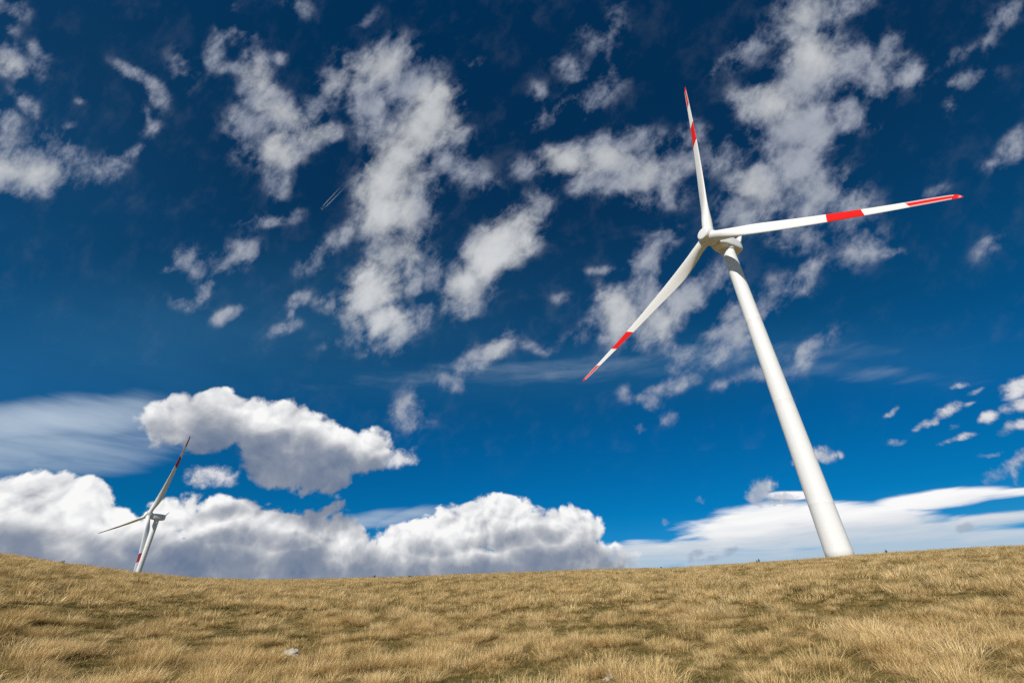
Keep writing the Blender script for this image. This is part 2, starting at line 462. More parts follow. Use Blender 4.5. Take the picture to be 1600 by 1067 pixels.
#END_SKY
# ------------------------------------------------------------------ small helpers
COL = S.collection
def link(o, parent=None):
    COL.objects.link(o)
    if parent is not None:
        o.parent = parent
    return o
def tag(o, label=None, cat=None, group=None, kind=None):
    for k, q in (('label', label), ('category', cat), ('group', group), ('kind', kind)):
        if q is not None:
            o[k] = q
    return o
def empty(name, loc, rotz=0.0):
    o = bpy.data.objects.new(name, None)
    o.empty_display_size = 0.5
    o.location = loc
    o.rotation_euler = (0, 0, rotz)
    return link(o)
def mesh_obj(name, verts, faces, mat, parent=None, smooth=True):
    me = bpy.data.meshes.new(name)
    me.from_pydata([tuple(q) for q in verts], [], faces)
    me.materials.append(mat)
    if smooth:
        me.polygons.foreach_set('use_smooth', [True] * len(me.polygons))
    me.update()
    return link(bpy.data.objects.new(name, me), parent)
def new_mat(name):
    m = bpy.data.materials.new(name)
    m.use_nodes = True
    n = NT(m.node_tree)
    out = n.node('ShaderNodeOutputMaterial')
    bs = n.node('ShaderNodeBsdfPrincipled')
    n.t.links.new(bs.outputs[0], out.inputs[0])
    return m, n, bs, out
def sweep(rings, close_ends=True):
    """rings of equal length -> verts, faces"""
    verts, faces = [], []
    k = len(rings[0])
    for r in rings:
        verts += r
    for i in range(len(rings) - 1):
        for j in range(k):
            a, b = i * k + j, i * k + (j + 1) % k
            faces.append((a, b, b + k, a + k))
    if close_ends:
        faces.append(tuple(range(k))[::-1])
        faces.append(tuple(range((len(rings) - 1) * k, len(rings) * k)))
    return verts, faces

# ------------------------------------------------------------------ the hill
EYE = 1.55
SKYLINE = [(-70, .100), (-46.5, .1008), (-42.4, .0934), (-37, .0841), (-32.8, .0797), (-28.4, .0783), (-24.4, .0791), (-14.8, .0840), (-0.7, .0887),
           (9.3, .0889), (16.9, .0852), (25.4, .0860), (32.5, .0856), (37, .0854), (41.4, .0822), (45.3, .0789), (70, .070)]
def skyline(az):
    if az <= SKYLINE[0][0]: return SKYLINE[0][1]
    for (a0, t0), (a1, t1) in zip(SKYLINE, SKYLINE[1:]):
        if az <= a1:
            k = (az - a0) / (a1 - a0)
            return t0 + (t1 - t0) * k
    return SKYLINE[-1][1]
def smooth(t):
    t = max(0.0, min(1.0, t))
    return t * t * (3 - 2 * t)
def ridge_r(az):
    return 84.0 - 16.0 * smooth((-az - 20) / 30)
def ground(x, y):
    r = math.hypot(x, y)
    az = math.degrees(math.atan2(x, y))
    front = smooth((80 - abs(az)) / 25)                 # the hillside faces the camera
    t = skyline(max(-70, min(70, az))) - 0.0040
    rr = ridge_r(az)
    c = EYE / (rr * rr)
    k = t + 2 * EYE / rr
    if r <= rr:
        z = -EYE + k * r - c * r * r
    else:
        s0 = k - 2 * c * rr                             # slope at the crest, then rolling over to the plateau
        q = r - rr
        z = -EYE + k * rr - c * rr * rr + s0 * q - 0.0022 * min(q, 60) ** 2 - 0.0022 * 120 * max(0, min(q, 160) - 60) * 0.35
        z = max(z, -18.0)
    z_back = -EYE - 0.02 * r
    z = z * front + max(z_back, -18.0) * (1 - front)
    amp = smooth((r - 2) / 10) * (.4 + .6 * smooth((rr + 8 - r) / 30)) * smooth((rr + 60 - r) / 40)
    n = mnoise.noise(Vector((x * .09, y * .09, 1.3))) * 0.22 + mnoise.noise(Vector((x * .33, y * .33, 7.3))) * 0.07
    near_n = mnoise.noise(Vector((x * .8, y * .8, 3.7))) * 0.03
    return z + n * amp + near_n

def hit(px, py):
    """where a line of sight meets the hill"""
    d = look(px, py)
    t = 2.0
    while t < 140:
        p_ = d * t
        if p_.z < ground(p_.x, p_.y):
            return p_.x, p_.y
        t *= 1.004
    return d.x * 84, d.y * 84
GREEN = [(300, 985, 1.7, .9), (200, 1000, 1.2, .7), (430, 1005, 1.5, .9), (640, 1005, 1.6, .8), (480, 985, 1.5, .7), (860, 985, 1.2, .5), (890, 1030, 1.0, .7), (880, 1055, .8, .6),
         (1160, 1040, .7, .4), (700, 965, 1.6, .5), (100, 985, 1.6, .6), (1280, 960, 1.5, .4), (1480, 985, 1.2, .45), (560, 1050, .7, .5)]
GREEN = [(*hit(px_, py_), r_ * .7, k_ * .5) for px_, py_, r_, k_ in GREEN]
def patchy(x, y):
    """0 = short green turf, 1 = tall dry grass"""
    n = 0.24 * mnoise.noise(Vector((x * .13 + 3.1, y * .08 + 9.2, 0.4))) + 0.34 * mnoise.noise(Vector((x * .5, y * .38, 5.5))) + 1.0 * mnoise.noise(Vector((x * 2.0, y * 1.7, 2.5)))
    for gx, gy, gr_, gk in GREEN:
        q = ((x - gx) ** 2 + (y - gy) ** 2) / (gr_ * gr_)
        if q < 4:
            n -= gk * math.exp(-q) * .34
    return smooth(0.56 + n * 1.2)

gm, n, bs, out = new_mat('dry turf')
pos = n.node('ShaderNodeNewGeometry').outputs['Position']
a1 = n.noise(pos, 0.5, 4.0, 0.6)
a2 = n.noise(pos, 9.0, 5.0, 0.7)
at = n.node('ShaderNodeAttribute')
at.attribute_name = 'dry'
mixv = n.m('ADD', n.m('MULTIPLY', at.outputs['Fac'], 0.62), n.m('MULTIPLY', n.m('SUBTRACT', a2, 0.35), 0.75), clamp=True)
col = n.ramp(mixv, [(0.0, (.080,.072,.020)), (0.3, (.17,.135,.045)), (0.6, (.25,.18,.068)), (1.0, (.40,.285,.12))])
n.put(bs.inputs['Base Color'], col)
bs.inputs['Roughness'].default_value = 1.0
bs.inputs['Specular IOR Level'].default_value = 0.05
bmp = n.node('ShaderNodeBump')
bmp.inputs['Strength'].default_value = 0.8
bmp.inputs['Distance'].default_value = 0.06
n.put(bmp.inputs['Height'], a2)
n.t.links.new(bmp.outputs[0], bs.inputs['Normal'])

radii = [0.0] + [0.7 * 1.045 ** i for i in range(0, 260) if 0.7 * 1.045 ** i < 30000]
azs = []
a = -180.0
while a < 180.0:
    azs.append(a)
    a += 0.6 if -62 <= a < 62 else 3.0
verts, faces = [(0, 0, ground(0, 0.01))], []
for r in radii[1:]:
    for az in azs:
        x, y = r * math.sin(RAD(az)), r * math.cos(RAD(az))
        verts.append((x, y, ground(x, y)))
k = len(azs)
for j in range(k):
    faces.append((0, 1 + (j + 1) % k, 1 + j))
for i in range(len(radii) - 2):
    for j in range(k):
        p, q = 1 + i * k + j, 1 + i * k + (j + 1) % k
        faces.append((p, q, q + k, p + k))
hill = mesh_obj('hillside_ground', verts, faces, gm)
tag(hill, 'rounded hillside of dry turf rising to a smooth crest', 'hillside', kind='structure')
dry = hill.data.attributes.new('dry', 'FLOAT', 'POINT')
dry.data.foreach_set('value', [patchy(v_[0], v_[1]) for v_ in verts])

# ------------------------------------------------------------------ wind turbines
white, n, bs, out = new_mat('white coated steel')
pos = n.node('ShaderNodeTexCoord').outputs['Object']
gr = n.noise(n.v('MULTIPLY', pos, (1.0, 1.0, 0.10)), 0.5, 3.0, 0.5)
n.put(bs.inputs['Base Color'], n.ramp(gr, [(0.3, (.68,.685,.68)), (0.7, (.73,.735,.73))]))
bs.inputs['Roughness'].default_value = 0.38
bs.inputs['Specular IOR Level'].default_value = 0.35
dark, n, bs, out = new_mat('dark cooler grille')
bs.inputs['Base Color'].default_value = (.03, .035, .04, 1)
bs.inputs['Roughness'].default_value = 0.5

def blade_paint(name, red):
    m, n, bs, out = new_mat(name)
    sp = n.node('ShaderNodeAttribute'); sp.attribute_name = 'span'
    ch = n.node('ShaderNodeAttribute'); ch.attribute_name = 'chord'
    span = n.m('MULTIPLY_ADD', ch.outputs['Fac'], 0.028, sp.outputs['Fac'])
    def between(x, lo, hi):
        return n.m('MULTIPLY', n.m('GREATER_THAN', x, lo), n.m('LESS_THAN', x, hi))
    band = between(span, 0.602, 0.735)
    tip = n.m('MULTIPLY', between(span, 0.872, 2.0), n.m('MAXIMUM', between(ch.outputs['Fac'], 0.26, 0.74), n.m('GREATER_THAN', sp.outputs['Fac'], 0.975)))
    edge = between(span, 0.872, 2.0)  # pale tip borders: lit side faces painted into the colour
    c = n.mix(edge, (.73, .73, .715, 1), tuple(q_ * .35 + .38 for q_ in red[:3]) + (1,))
    c = n.mix(n.m('MAXIMUM', band, tip), c, red)
    n.put(bs.inputs['Base Color'], c)
    bs.inputs['Roughness'].default_value = 0.42
    bs.inputs['Specular IOR Level'].default_value = 0.35
    return m
blade_plain = blade_paint('blade paint', (.70, .012, .008, 1))
blade_shaded = blade_paint('shaded blade paint', (.40, .055, .07, 1))  # copy for the far rotor, its shade painted in as a duller red

BLADE_R, PREBEND = 45.0, 4.1
CHORD = [(-.1, 2.1), (0, 2.1), (.05, 2.12), (.10, 2.5), (.16, 2.85), (.22, 2.85), (.4, 2.2), (.6, 1.58), (.8, 1.06), (.94, .78), (.985, .55), (1.0, .15), (1.1, .1)]
def spline(tab, t):
    for i in range(1, len(tab) - 2):
        if t <= tab[i + 1][0]:
            break
    (x0, y0), (x1, y1), (x2, y2), (x3, y3) = tab[i - 1:i + 3]
    h, u = x2 - x1, (t - x1) / (x2 - x1)
    m1, m2 = (y2 - y0) / (x2 - x0) * h, (y3 - y1) / (x3 - x1) * h
    return (2*u**3 - 3*u*u + 1) * y1 + (u**3 - 2*u*u + u) * m1 + (3*u*u - 2*u**3) * y2 + (u**3 - u*u) * m2
THICK = [(-.1, 1.0), (0, 1.0), (.05, 1.0), (.12, .70), (.22, .40), (.35, .28), (.6, .21), (1.0, .16), (1.1, .16)]
TWIST = [(-.1, 16), (0, 16), (.2, 14), (.4, 8.5), (.7, 3), (1.0, 0), (1.1, 0)]
def blade_mesh(pitch, paint):
    """blade along +Z, rotor axis (upwind) along +Y, turning towards -X"""
    rings, spans, chords = [], [], []
    N = 28
    for i in range(61):
        t = i / 60
        r = 1.15 + (BLADE_R - 1.15) * t
        c = max(.1, spline(CHORD, t))
        th = spline(THICK, t) * c
        be = RAD(pitch + spline(TWIST, t))
        le = Vector((-math.cos(be), math.sin(be), 0))
        nr = Vector((math.sin(be), math.cos(be), 0))
        off = (1.05 - 0.72 * t ** .8) / c                       # a straight leading edge, the flare all on the trailing side
        bend = PREBEND * t ** 1.6
        ring = []
        blend = smooth((t - .03) / .2)
        for j in range(N):
            a = 2 * math.pi * j / N
            xx = 0.5 - 0.5 * math.cos(a)                    # 0 = leading edge, 1 = trailing edge
            sgn = 1 if a < math.pi else -1
            foil = sgn * 2.6 * (0.2969 * math.sqrt(max(xx, 0)) - 0.126 * xx - 0.3516 * xx ** 2 + 0.2843 * xx ** 3 - 0.1036 * xx ** 4) * 1.9
            circ = math.sin(a)
            yy = (circ * (1 - blend) + foil * blend) * 0.5
            p_ = le * ((off - xx) * c) + nr * (yy * th) + Vector((0, bend, r))
            ring.append(p_)
            spans.append(t)
            chords.append(xx)
        rings.append(ring)
    v_, f_ = sweep(rings)
    f_ = [tuple(reversed(q_)) for q_ in f_]
    me = bpy.data.meshes.new('blade')
    me.from_pydata([tuple(q) for q in v_], [], f_)
    me.materials.append(paint)
    me.polygons.foreach_set('use_smooth', [True] * len(me.polygons))
    me.attributes.new('span', 'FLOAT', 'POINT').data.foreach_set('value', spans)
    me.attributes.new('chord', 'FLOAT', 'POINT').data.foreach_set('value', chords)
    return me

def rounded_box(x0, x1, y0, y1, z0, z1, bev, seg=4):
    bm = bmesh.new()
    bmesh.ops.create_cube(bm, size=1.0)
    for v_ in bm.verts:
        v_.co = Vector(((x0 + x1) / 2 + v_.co.x * (x1 - x0), (y0 + y1) / 2 + v_.co.y * (y1 - y0), (z0 + z1) / 2 + v_.co.z * (z1 - z0)))
    bmesh.ops.bevel(bm, geom=bm.edges[:], offset=bev, segments=seg, profile=0.5, affect='EDGES')
    return bm
def bm_obj(name, bm, mat, parent, smooth_=True):
    me = bpy.data.meshes.new(name)
    bm.to_mesh(me)
    bm.free()
    me.materials.append(mat)
    if smooth_:
        me.polygons.foreach_set('use_smooth', [True] * len(me.polygons))
    return link(bpy.data.objects.new(name, me), parent)

OVERHANG, TILT, HUB_UP = 5.0, RAD(5.0), 1.65
def turbine(label, x, y, z_base, z_top, axis_az, phase, pitch, d_base, d_top, paint):
    root = empty('wind_turbine', (x, y, z_base))
    tag(root, label, 'wind turbine', 'wind turbines on the hill')
    H = z_top - z_base
    rings = []
    joints = [0.0, .135, .42, .70, 1.0]
    zs = sorted(set([i / 40 for i in range(41)] + [j_ + e_ for j_ in joints[1:-1] for e_ in (-.0022, -.0016, .0016, .0022)]))
    for t in zs:
        rad = (d_base + (d_top - d_base) * t) / 2
        if any(abs(t - j_) < .0018 for j_ in joints[1:-1]):
            rad += 0.005                                     # flanged joint between two tower sections
        rings.append([Vector((rad * math.cos(a_), rad * math.sin(a_), H * t)) for a_ in [2 * math.pi * q_ / 64 for q_ in range(64)]])
    v_, f_ = sweep(rings)
    mesh_obj('tower', v_, f_, white, root)
    yaw = math.radians(-axis_az)                             # local +Y looks upwind
    def place(o):
        o.location = (0, 0, H)
        o.rotation_euler = (0, 0, yaw)
        return o
    # nacelle: rounded housing, narrower at the nose, with a bedplate collar round the tower head
    sections = [(-3.45, 1.05, .62, 2.35), (-3.34, 1.35, .42, 2.75), (-3.05, 1.55, .24, 3.02), (-2.3, 1.66, .10, 3.18), (0.0, 1.70, .06, 3.22), (1.9, 1.62, .06, 3.16), (2.7, 1.45, .16, 3.0), (3.25, 1.25, .36, 2.85)]
    rings = []
    for yy, hw, zb, zt_ in sections:
        ring = []
        for j in range(32):
            a_ = 2 * math.pi * j / 32
            e_ = 0.42
            cx = math.copysign(abs(math.cos(a_)) ** e_, math.cos(a_)) * hw
            cz = math.copysign(abs(math.sin(a_)) ** e_, math.sin(a_)) * (zt_ - zb) / 2 + (zb + zt_) / 2
            ring.append(Vector((cx, yy, cz)))
        rings.append(ring)
    v_, f_ = sweep(rings)
    f_ = [tuple(reversed(q_)) for q_ in f_]
    nac = place(mesh_obj('nacelle', v_, f_, white, root))
    rings = [[Vector((r_ * math.cos(a_), r_ * math.sin(a_), z_)) for a_ in [2 * math.pi * q_ / 40 for q_ in range(40)]] for r_, z_ in ((d_top / 2 + .05, -.25), (d_top / 2 + .16, -.2), (d_top / 2 + .16, .12), (d_top / 2 + .05, .3))]
    v_, f_ = sweep(rings)
    mesh_obj('yaw_collar', v_, f_, white, nac)
    # cooler raised over the tail of the nacelle
    fin = rounded_box(-1.7, 1.7, -.2, .2, 0, 2.75, .07, 2)
    bmesh.ops.rotate(fin, verts=fin.verts, cent=(0, 0, 0), matrix=Matrix.Rotation(RAD(28), 3, 'X'))
    bmesh.ops.translate(fin, verts=fin.verts, vec=(0, -2.75, 2.3))
    fo = bm_obj('cooler_fin', fin, white, nac)
    gr_ = rounded_box(-1.5, 1.5, -.242, -.185, .75, 2.6, .02, 1)
    bmesh.ops.rotate(gr_, verts=gr_.verts, cent=(0, 0, 0), matrix=Matrix.Rotation(RAD(28), 3, 'X'))
    bmesh.ops.translate(gr_, verts=gr_.verts, vec=(0, -2.75, 2.3))
    bm_obj('cooler_grille', gr_, dark, nac)
    # rotor
    hub = Vector((0, OVERHANG * math.cos(TILT), HUB_UP + OVERHANG * math.sin(TILT)))
    Mrot = Matrix.Translation((0, 0, H)) @ Matrix.Rotation(yaw, 4, 'Z') @ Matrix.Translation(hub) @ Matrix.Rotation(TILT, 4, 'X')
    prof = [(-1.9, 1.15), (-1.75, 1.42), (-1.2, 1.58), (-.3, 1.62), (.7, 1.55), (1.35, 1.42), (1.62, 1.34), (1.74, 1.25), (1.78, 1.1), (1.83, .6), (1.84, .05)]
    rings = [[Vector((r_ * math.cos(a_), yy, r_ * math.sin(a_))) for a_ in [2 * math.pi * q_ / 48 for q_ in range(48)]] for yy, r_ in prof]
    v_, f_ = sweep(rings)
    f_ = [tuple(reversed(q_)) for q_ in f_]
    sp_ = mesh_obj('spinner', v_, f_, white, root)
    sp_.matrix_local = Mrot
    for q_ in range(3):
        ang = phase + q_ * 2 * math.pi / 3
        b_ = bpy.data.objects.new('blade', blade_mesh(pitch, paint))
        link(b_, root)
        b_.matrix_local = Mrot @ Matrix.Rotation(-ang, 4, 'Y')
        collar = [[Vector((r_ * math.cos(a_), r_ * math.sin(a_), z_)) for a_ in [2 * math.pi * w_ / 36 for w_ in range(36)]] for r_, z_ in ((1.08, .9), (1.12, 1.0), (1.12, 1.72), (1.08, 1.8))]
        v_, f_ = sweep(collar)
        mesh_obj('root_collar', v_, f_, white, b_)
    return root

PITCH_R, PITCH_L = 9, 88
TR = dict(x=46.28651, y=72.42884, z_top=66.1994, axis_az=242.8, phase=0.15599)
TL = dict(x=-201.78881, y=266.65186, z_top=54.34205, axis_az=211.2, phase=0.39143)
turbine('tall white turbine close on the right, its three blades banded red', TR['x'], TR['y'], ground(TR['x'], TR['y']) - .6, TR['z_top'], TR['axis_az'], TR['phase'], PITCH_R, 3.65, 2.35, blade_plain)
turbine('small distant turbine far left behind the crest, one blade pointing up', TL['x'], TL['y'], ground(TL['x'], TL['y']) - .6, TL['z_top'], TL['axis_az'], TL['phase'], PITCH_L, 3.65, 2.35, blade_shaded)
# ------------------------------------------------------------------ grass
gmat, n, bs, out = new_mat('dry grass')
inst = n.node('ShaderNodeAttribute'); inst.attribute_name = 'tone'; inst.attribute_type = 'INSTANCER'
bl = n.node('ShaderNodeAttribute'); bl.attribute_name = 'shade'
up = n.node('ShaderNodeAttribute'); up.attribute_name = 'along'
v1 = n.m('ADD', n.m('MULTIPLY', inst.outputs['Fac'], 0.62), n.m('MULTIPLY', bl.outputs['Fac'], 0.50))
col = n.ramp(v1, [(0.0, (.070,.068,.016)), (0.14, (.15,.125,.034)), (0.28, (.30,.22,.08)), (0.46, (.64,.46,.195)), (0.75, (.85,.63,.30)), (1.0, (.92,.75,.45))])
dark_foot = n.mix(bl.outputs['Fac'], (.085,.080,.022,1), (.22,.16,.06,1))     # green-brown foot, darkened: shade at the tuft base painted into the colour
col = n.mix(n.step(up.outputs['Fac'], 0.05, 0.48), dark_foot, col)
n.put(bs.inputs['Base Color'], col)
bs.inputs['Roughness'].default_value = 0.65
bs.inputs['Specular IOR Level'].default_value = 0.25
tr = n.node('ShaderNodeBsdfTranslucent')
n.put(tr.inputs['Color'], col)
mx = n.node('ShaderNodeMixShader')
mx.inputs[0].default_value = 0.28
n.t.links.new(bs.outputs[0], mx.inputs[1])
n.t.links.new(tr.outputs[0], mx.inputs[2])
n.t.links.new(mx.outputs[0], out.inputs[0])

rg = random.Random(5)
def clump(nbl, height, spread, width, droop, segs, lean=0.18):
    """one tussock: ribbons of grass from a common foot, combed a little by the wind"""
    verts, faces, shade, along = [], [], [], []
    for _ in range(nbl):
        a = rg.uniform(0, 2 * math.pi)
        rr_ = spread * 0.35 * math.sqrt(rg.random())
        bx, by = rr_ * math.cos(a), rr_ * math.sin(a)
        a2 = a + rg.gauss(0, .7)
        out_ = abs(rg.gauss(0, .5)) * spread / max(height, .05) * .55 + .05
        L = height * rg.uniform(.45, 1.08)
        dx, dy = math.cos(a2) * out_ + lean, math.sin(a2) * out_ + lean * .4
        wd = width * rg.uniform(.6, 1.3)
        sx, sy = -math.sin(a2 + rg.uniform(-.8, .8)), math.cos(a2 + rg.uniform(-.8, .8))
        q = rg.random()
        dr = droop * rg.uniform(.3, 1.5)
        base = len(verts)
        for k_ in range(segs + 1):
            t = k_ / segs
            h = L * (t - dr * t * t * .55)
            ox, oy = dx * L * (t * .55 + t * t * .75 * (1 + dr)), dy * L * (t * .55 + t * t * .75 * (1 + dr))
            ww = wd * (1 - t ** 1.6) * .5
            if k_ < segs:
                verts += [(bx + ox - sx * ww, by + oy - sy * ww, h - .03), (bx + ox + sx * ww, by + oy + sy * ww, h - .03)]
                shade += [q, q]; along += [t, t]
            else:
                verts.append((bx + ox, by + oy, h - .03)); shade.append(q); along.append(1.0)
        for k_ in range(segs - 1):
            b = base + 2 * k_
            faces.append((b, b + 1, b + 3, b + 2))
        b = base + 2 * (segs - 1)
        faces.append((b, b + 1, b + 2))
    me = bpy.data.meshes.new('grass_clump')
    me.from_pydata(verts, [], faces)
    me.materials.append(gmat)
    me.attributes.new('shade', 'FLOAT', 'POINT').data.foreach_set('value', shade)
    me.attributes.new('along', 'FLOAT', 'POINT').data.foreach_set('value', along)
    return bpy.data.objects.new('grass_clump', me)

lib = bpy.data.collections.new('grass_clumps')               # only a library for the instances; never in the scene itself
kinds = []
for i in range(6): kinds.append(clump(280, .32, .56, .0056, .45, 4, .05))      # 0-5  tall tussocks near the camera
for i in range(5): kinds.append(clump(100, .19, .34, .0058, .5, 3, .08))        # 6-10 medium bunches
for i in range(4): kinds.append(clump(70, .075, .42, .0065, .4, 2, .05))  # 11-14 short turf
for i in range(5): kinds.append(clump(110, .33, .56, .011, .42, 3, .05))        # 15-19 tussocks further up the slope
for i in range(4): kinds.append(clump(56, .13, .60, .013, .4, 2, .08))         # 20-23 distant low growth
for i, o in enumerate(kinds):
    o.name = 'grass_clump_%02d' % i
    lib.objects.link(o)

# bare spots in front of the two stones
BARE = [(*hit(455, 1026), .30), (*hit(462, 1040), .28), (*hit(953, 1063), .16), (*hit(955, 1085), .20)]
P_, R_, S_, K_, T_ = [], [], [], [], []
def sow(n_try, r0, r1, half, kinds_, size, dry_pow, tone_lo, tone_hi, wet=False):
    for _ in range(n_try):
        r = math.sqrt(rg.uniform(r0 * r0, r1 * r1))
        az = rg.uniform(-half, half)
        x, y = r * math.sin(RAD(az)), r * math.cos(RAD(az))
        if any((x - qx) ** 2 + (y - qy) ** 2 < qr * qr for qx, qy, qr in BARE):
            continue
        d = patchy(x, y)
        keep = (1 - d * .75) if wet else d ** dry_pow
        if rg.random() > keep:
            continue
        P_.append((x, y, ground(x, y)))
        R_.append((rg.gauss(0, .08), rg.gauss(0, .08), rg.gauss(.0, .8) if not wet else rg.uniform(0, 6.28)))
        z = size * rg.choice((.6, .8, .9, 1.0, 1.1, 1.3, 1.6)) * rg.uniform(.85, 1.15) * (0.75 + .35 * d)
        S_.append((z * rg.uniform(.85, 1.2), z * rg.uniform(.85, 1.2), z))
        K_.append(rg.choice(kinds_))
        tone_mood = 0.12 if rg.random() < .13 else 1.0
        T_.append(tone_mood * max(0, min(1, tone_lo + (tone_hi - tone_lo) * (0.35 * d + 0.65 * rg.random()) + 0.25 * mnoise.noise(Vector((x * .6, y * .6, 11.0))))))
sow(5200, 4.0, 16, 60, range(0, 6), .66, 3.4, .35, .95)
sow(4500, 4.0, 16, 60, range(6, 11), .9, 1.4, .15, .85)
sow(9000, 3.5, 16, 62, range(11, 15), 1.0, .5, .15, .75, True)
sow(4500, 4.0, 16, 60, range(6, 11), .55, .5, .05, .7, True)
sow(6000, 3.5, 16, 62, range(11, 15), 1.1, .6, .1, .6)
sow(24000, 16, 45, 56, range(15, 20), .74, 3.2, .35, .95)
sow(12000, 16, 45, 56, range(20, 24), 1.0, .5, .15, .75, True)
sow(4500, 16, 45, 56, range(15, 20), .5, .5, .1, .7, True)
sow(12000, 16, 45, 56, range(20, 24), 1.0, .6, .1, .65)
sow(70000, 45, 104, 54, range(15, 20), .78, 2.4, .35, .95)
sow(18000, 45, 104, 54, range(20, 24), 1.2, .4, .15, .7, True)
sow(18000, 45, 104, 54, range(20, 24), 1.3, .4, .15, .7)

gme = bpy.data.meshes.new('dry_grass')
gme.from_pydata(P_, [], [])
gme.materials.append(gmat)
gme.attributes.new('turn', 'FLOAT_VECTOR', 'POINT').data.foreach_set('vector', [q for t in R_ for q in t])
gme.attributes.new('size', 'FLOAT_VECTOR', 'POINT').data.foreach_set('vector', [q for t in S_ for q in t])
gme.attributes.new('which', 'INT', 'POINT').data.foreach_set('value', K_)
gme.attributes.new('tone', 'FLOAT', 'POINT').data.foreach_set('value', T_)
grass = link(bpy.data.objects.new('dry_grass', gme))
tag(grass, 'tufted straw coloured dry grass covering the whole hillside', 'grass', kind='stuff')
ng = bpy.data.node_groups.new('grass_scatter', 'GeometryNodeTree')
ng.interface.new_socket('Geometry', in_out='INPUT', socket_type='NodeSocketGeometry')
ng.interface.new_socket('Geometry', in_out='OUTPUT', socket_type='NodeSocketGeometry')
gi, go = ng.nodes.new('NodeGroupInput'), ng.nodes.new('NodeGroupOutput')
ci = ng.nodes.new('GeometryNodeCollectionInfo')
ci.inputs['Collection'].default_value = lib
ci.inputs['Separate Children'].default_value = True
ci.inputs['Reset Children'].default_value = True
iop = ng.nodes.new('GeometryNodeInstanceOnPoints')
iop.inputs['Pick Instance'].default_value = True
def named(nm, typ):
    q = ng.nodes.new('GeometryNodeInputNamedAttribute')
    q.data_type = typ
    q.inputs['Name'].default_value = nm
    return q.outputs['Attribute']
e2r = ng.nodes.new('FunctionNodeEulerToRotation')
ng.links.new(named('turn', 'FLOAT_VECTOR'), e2r.inputs[0])
ng.links.new(gi.outputs[0], iop.inputs['Points'])
ng.links.new(ci.outputs[0], iop.inputs['Instance'])
ng.links.new(named('which', 'INT'), iop.inputs['Instance Index'])
ng.links.new(e2r.outputs[0], iop.inputs['Rotation'])
ng.links.new(named('size', 'FLOAT_VECTOR'), iop.inputs['Scale'])
ng.links.new(iop.outputs[0], go.inputs[0])
grass.modifiers.new('scatter', 'NODES').node_group = ng
# ------------------------------------------------------------------ stones and weeds
stone_m, n, bs, out = new_mat('weathered limestone')
pos = n.node('ShaderNodeTexCoord').outputs['Object']
q1 = n.noise(pos, 7.0, 6.0, 0.65)
n.put(bs.inputs['Base Color'], n.ramp(q1, [(0.3, (.16,.15,.12)), (0.45, (.36,.34,.29)), (0.7, (.52,.50,.45))]))
bs.inputs['Roughness'].default_value = 0.9
bmp = n.node('ShaderNodeBump')
bmp.inputs['Strength'].default_value = 0.7
bmp.inputs['Distance'].default_value = 0.02
n.put(bmp.inputs['Height'], n.noise(pos, 22.0, 5.0, 0.6))
n.t.links.new(bmp.outputs[0], bs.inputs['Normal'])
def stone(px, py, sx, sy, sz, seed, label):
    x, y = hit(px, py)
    bm = bmesh.new()
    bmesh.ops.create_icosphere(bm, subdivisions=4, radius=1.0)
    for v_ in bm.verts:
        c = v_.co.copy()
        k_ = 1 + .10 * round(3 * mnoise.noise(c * 2.2 + Vector((seed, seed, 0)))) + .35 * mnoise.noise(c * 1.3 + Vector((seed, 0, 0))) + .16 * mnoise.noise(c * 3.1 + Vector((0, seed, 0))) + .06 * mnoise.noise(c * 8 + Vector((0, 0, seed)))
        v_.co = Vector((c.x * sx * k_, c.y * sy * k_, max(-.5, c.z) * sz * k_))
    o = bm_obj('stone', bm, stone_m, None)
    o.location = (x, y, ground(x, y) + sz * .45)
    tag(o, label, 'stone')
    return o
stone(455, 1024, .135, .10, .075, 3.3, 'pale grey stone in the grass towards the left, longer of the two')
stone(953, 1062, .075, .06, .045, 8.1, 'small pale tan stone among grass at the bottom edge')

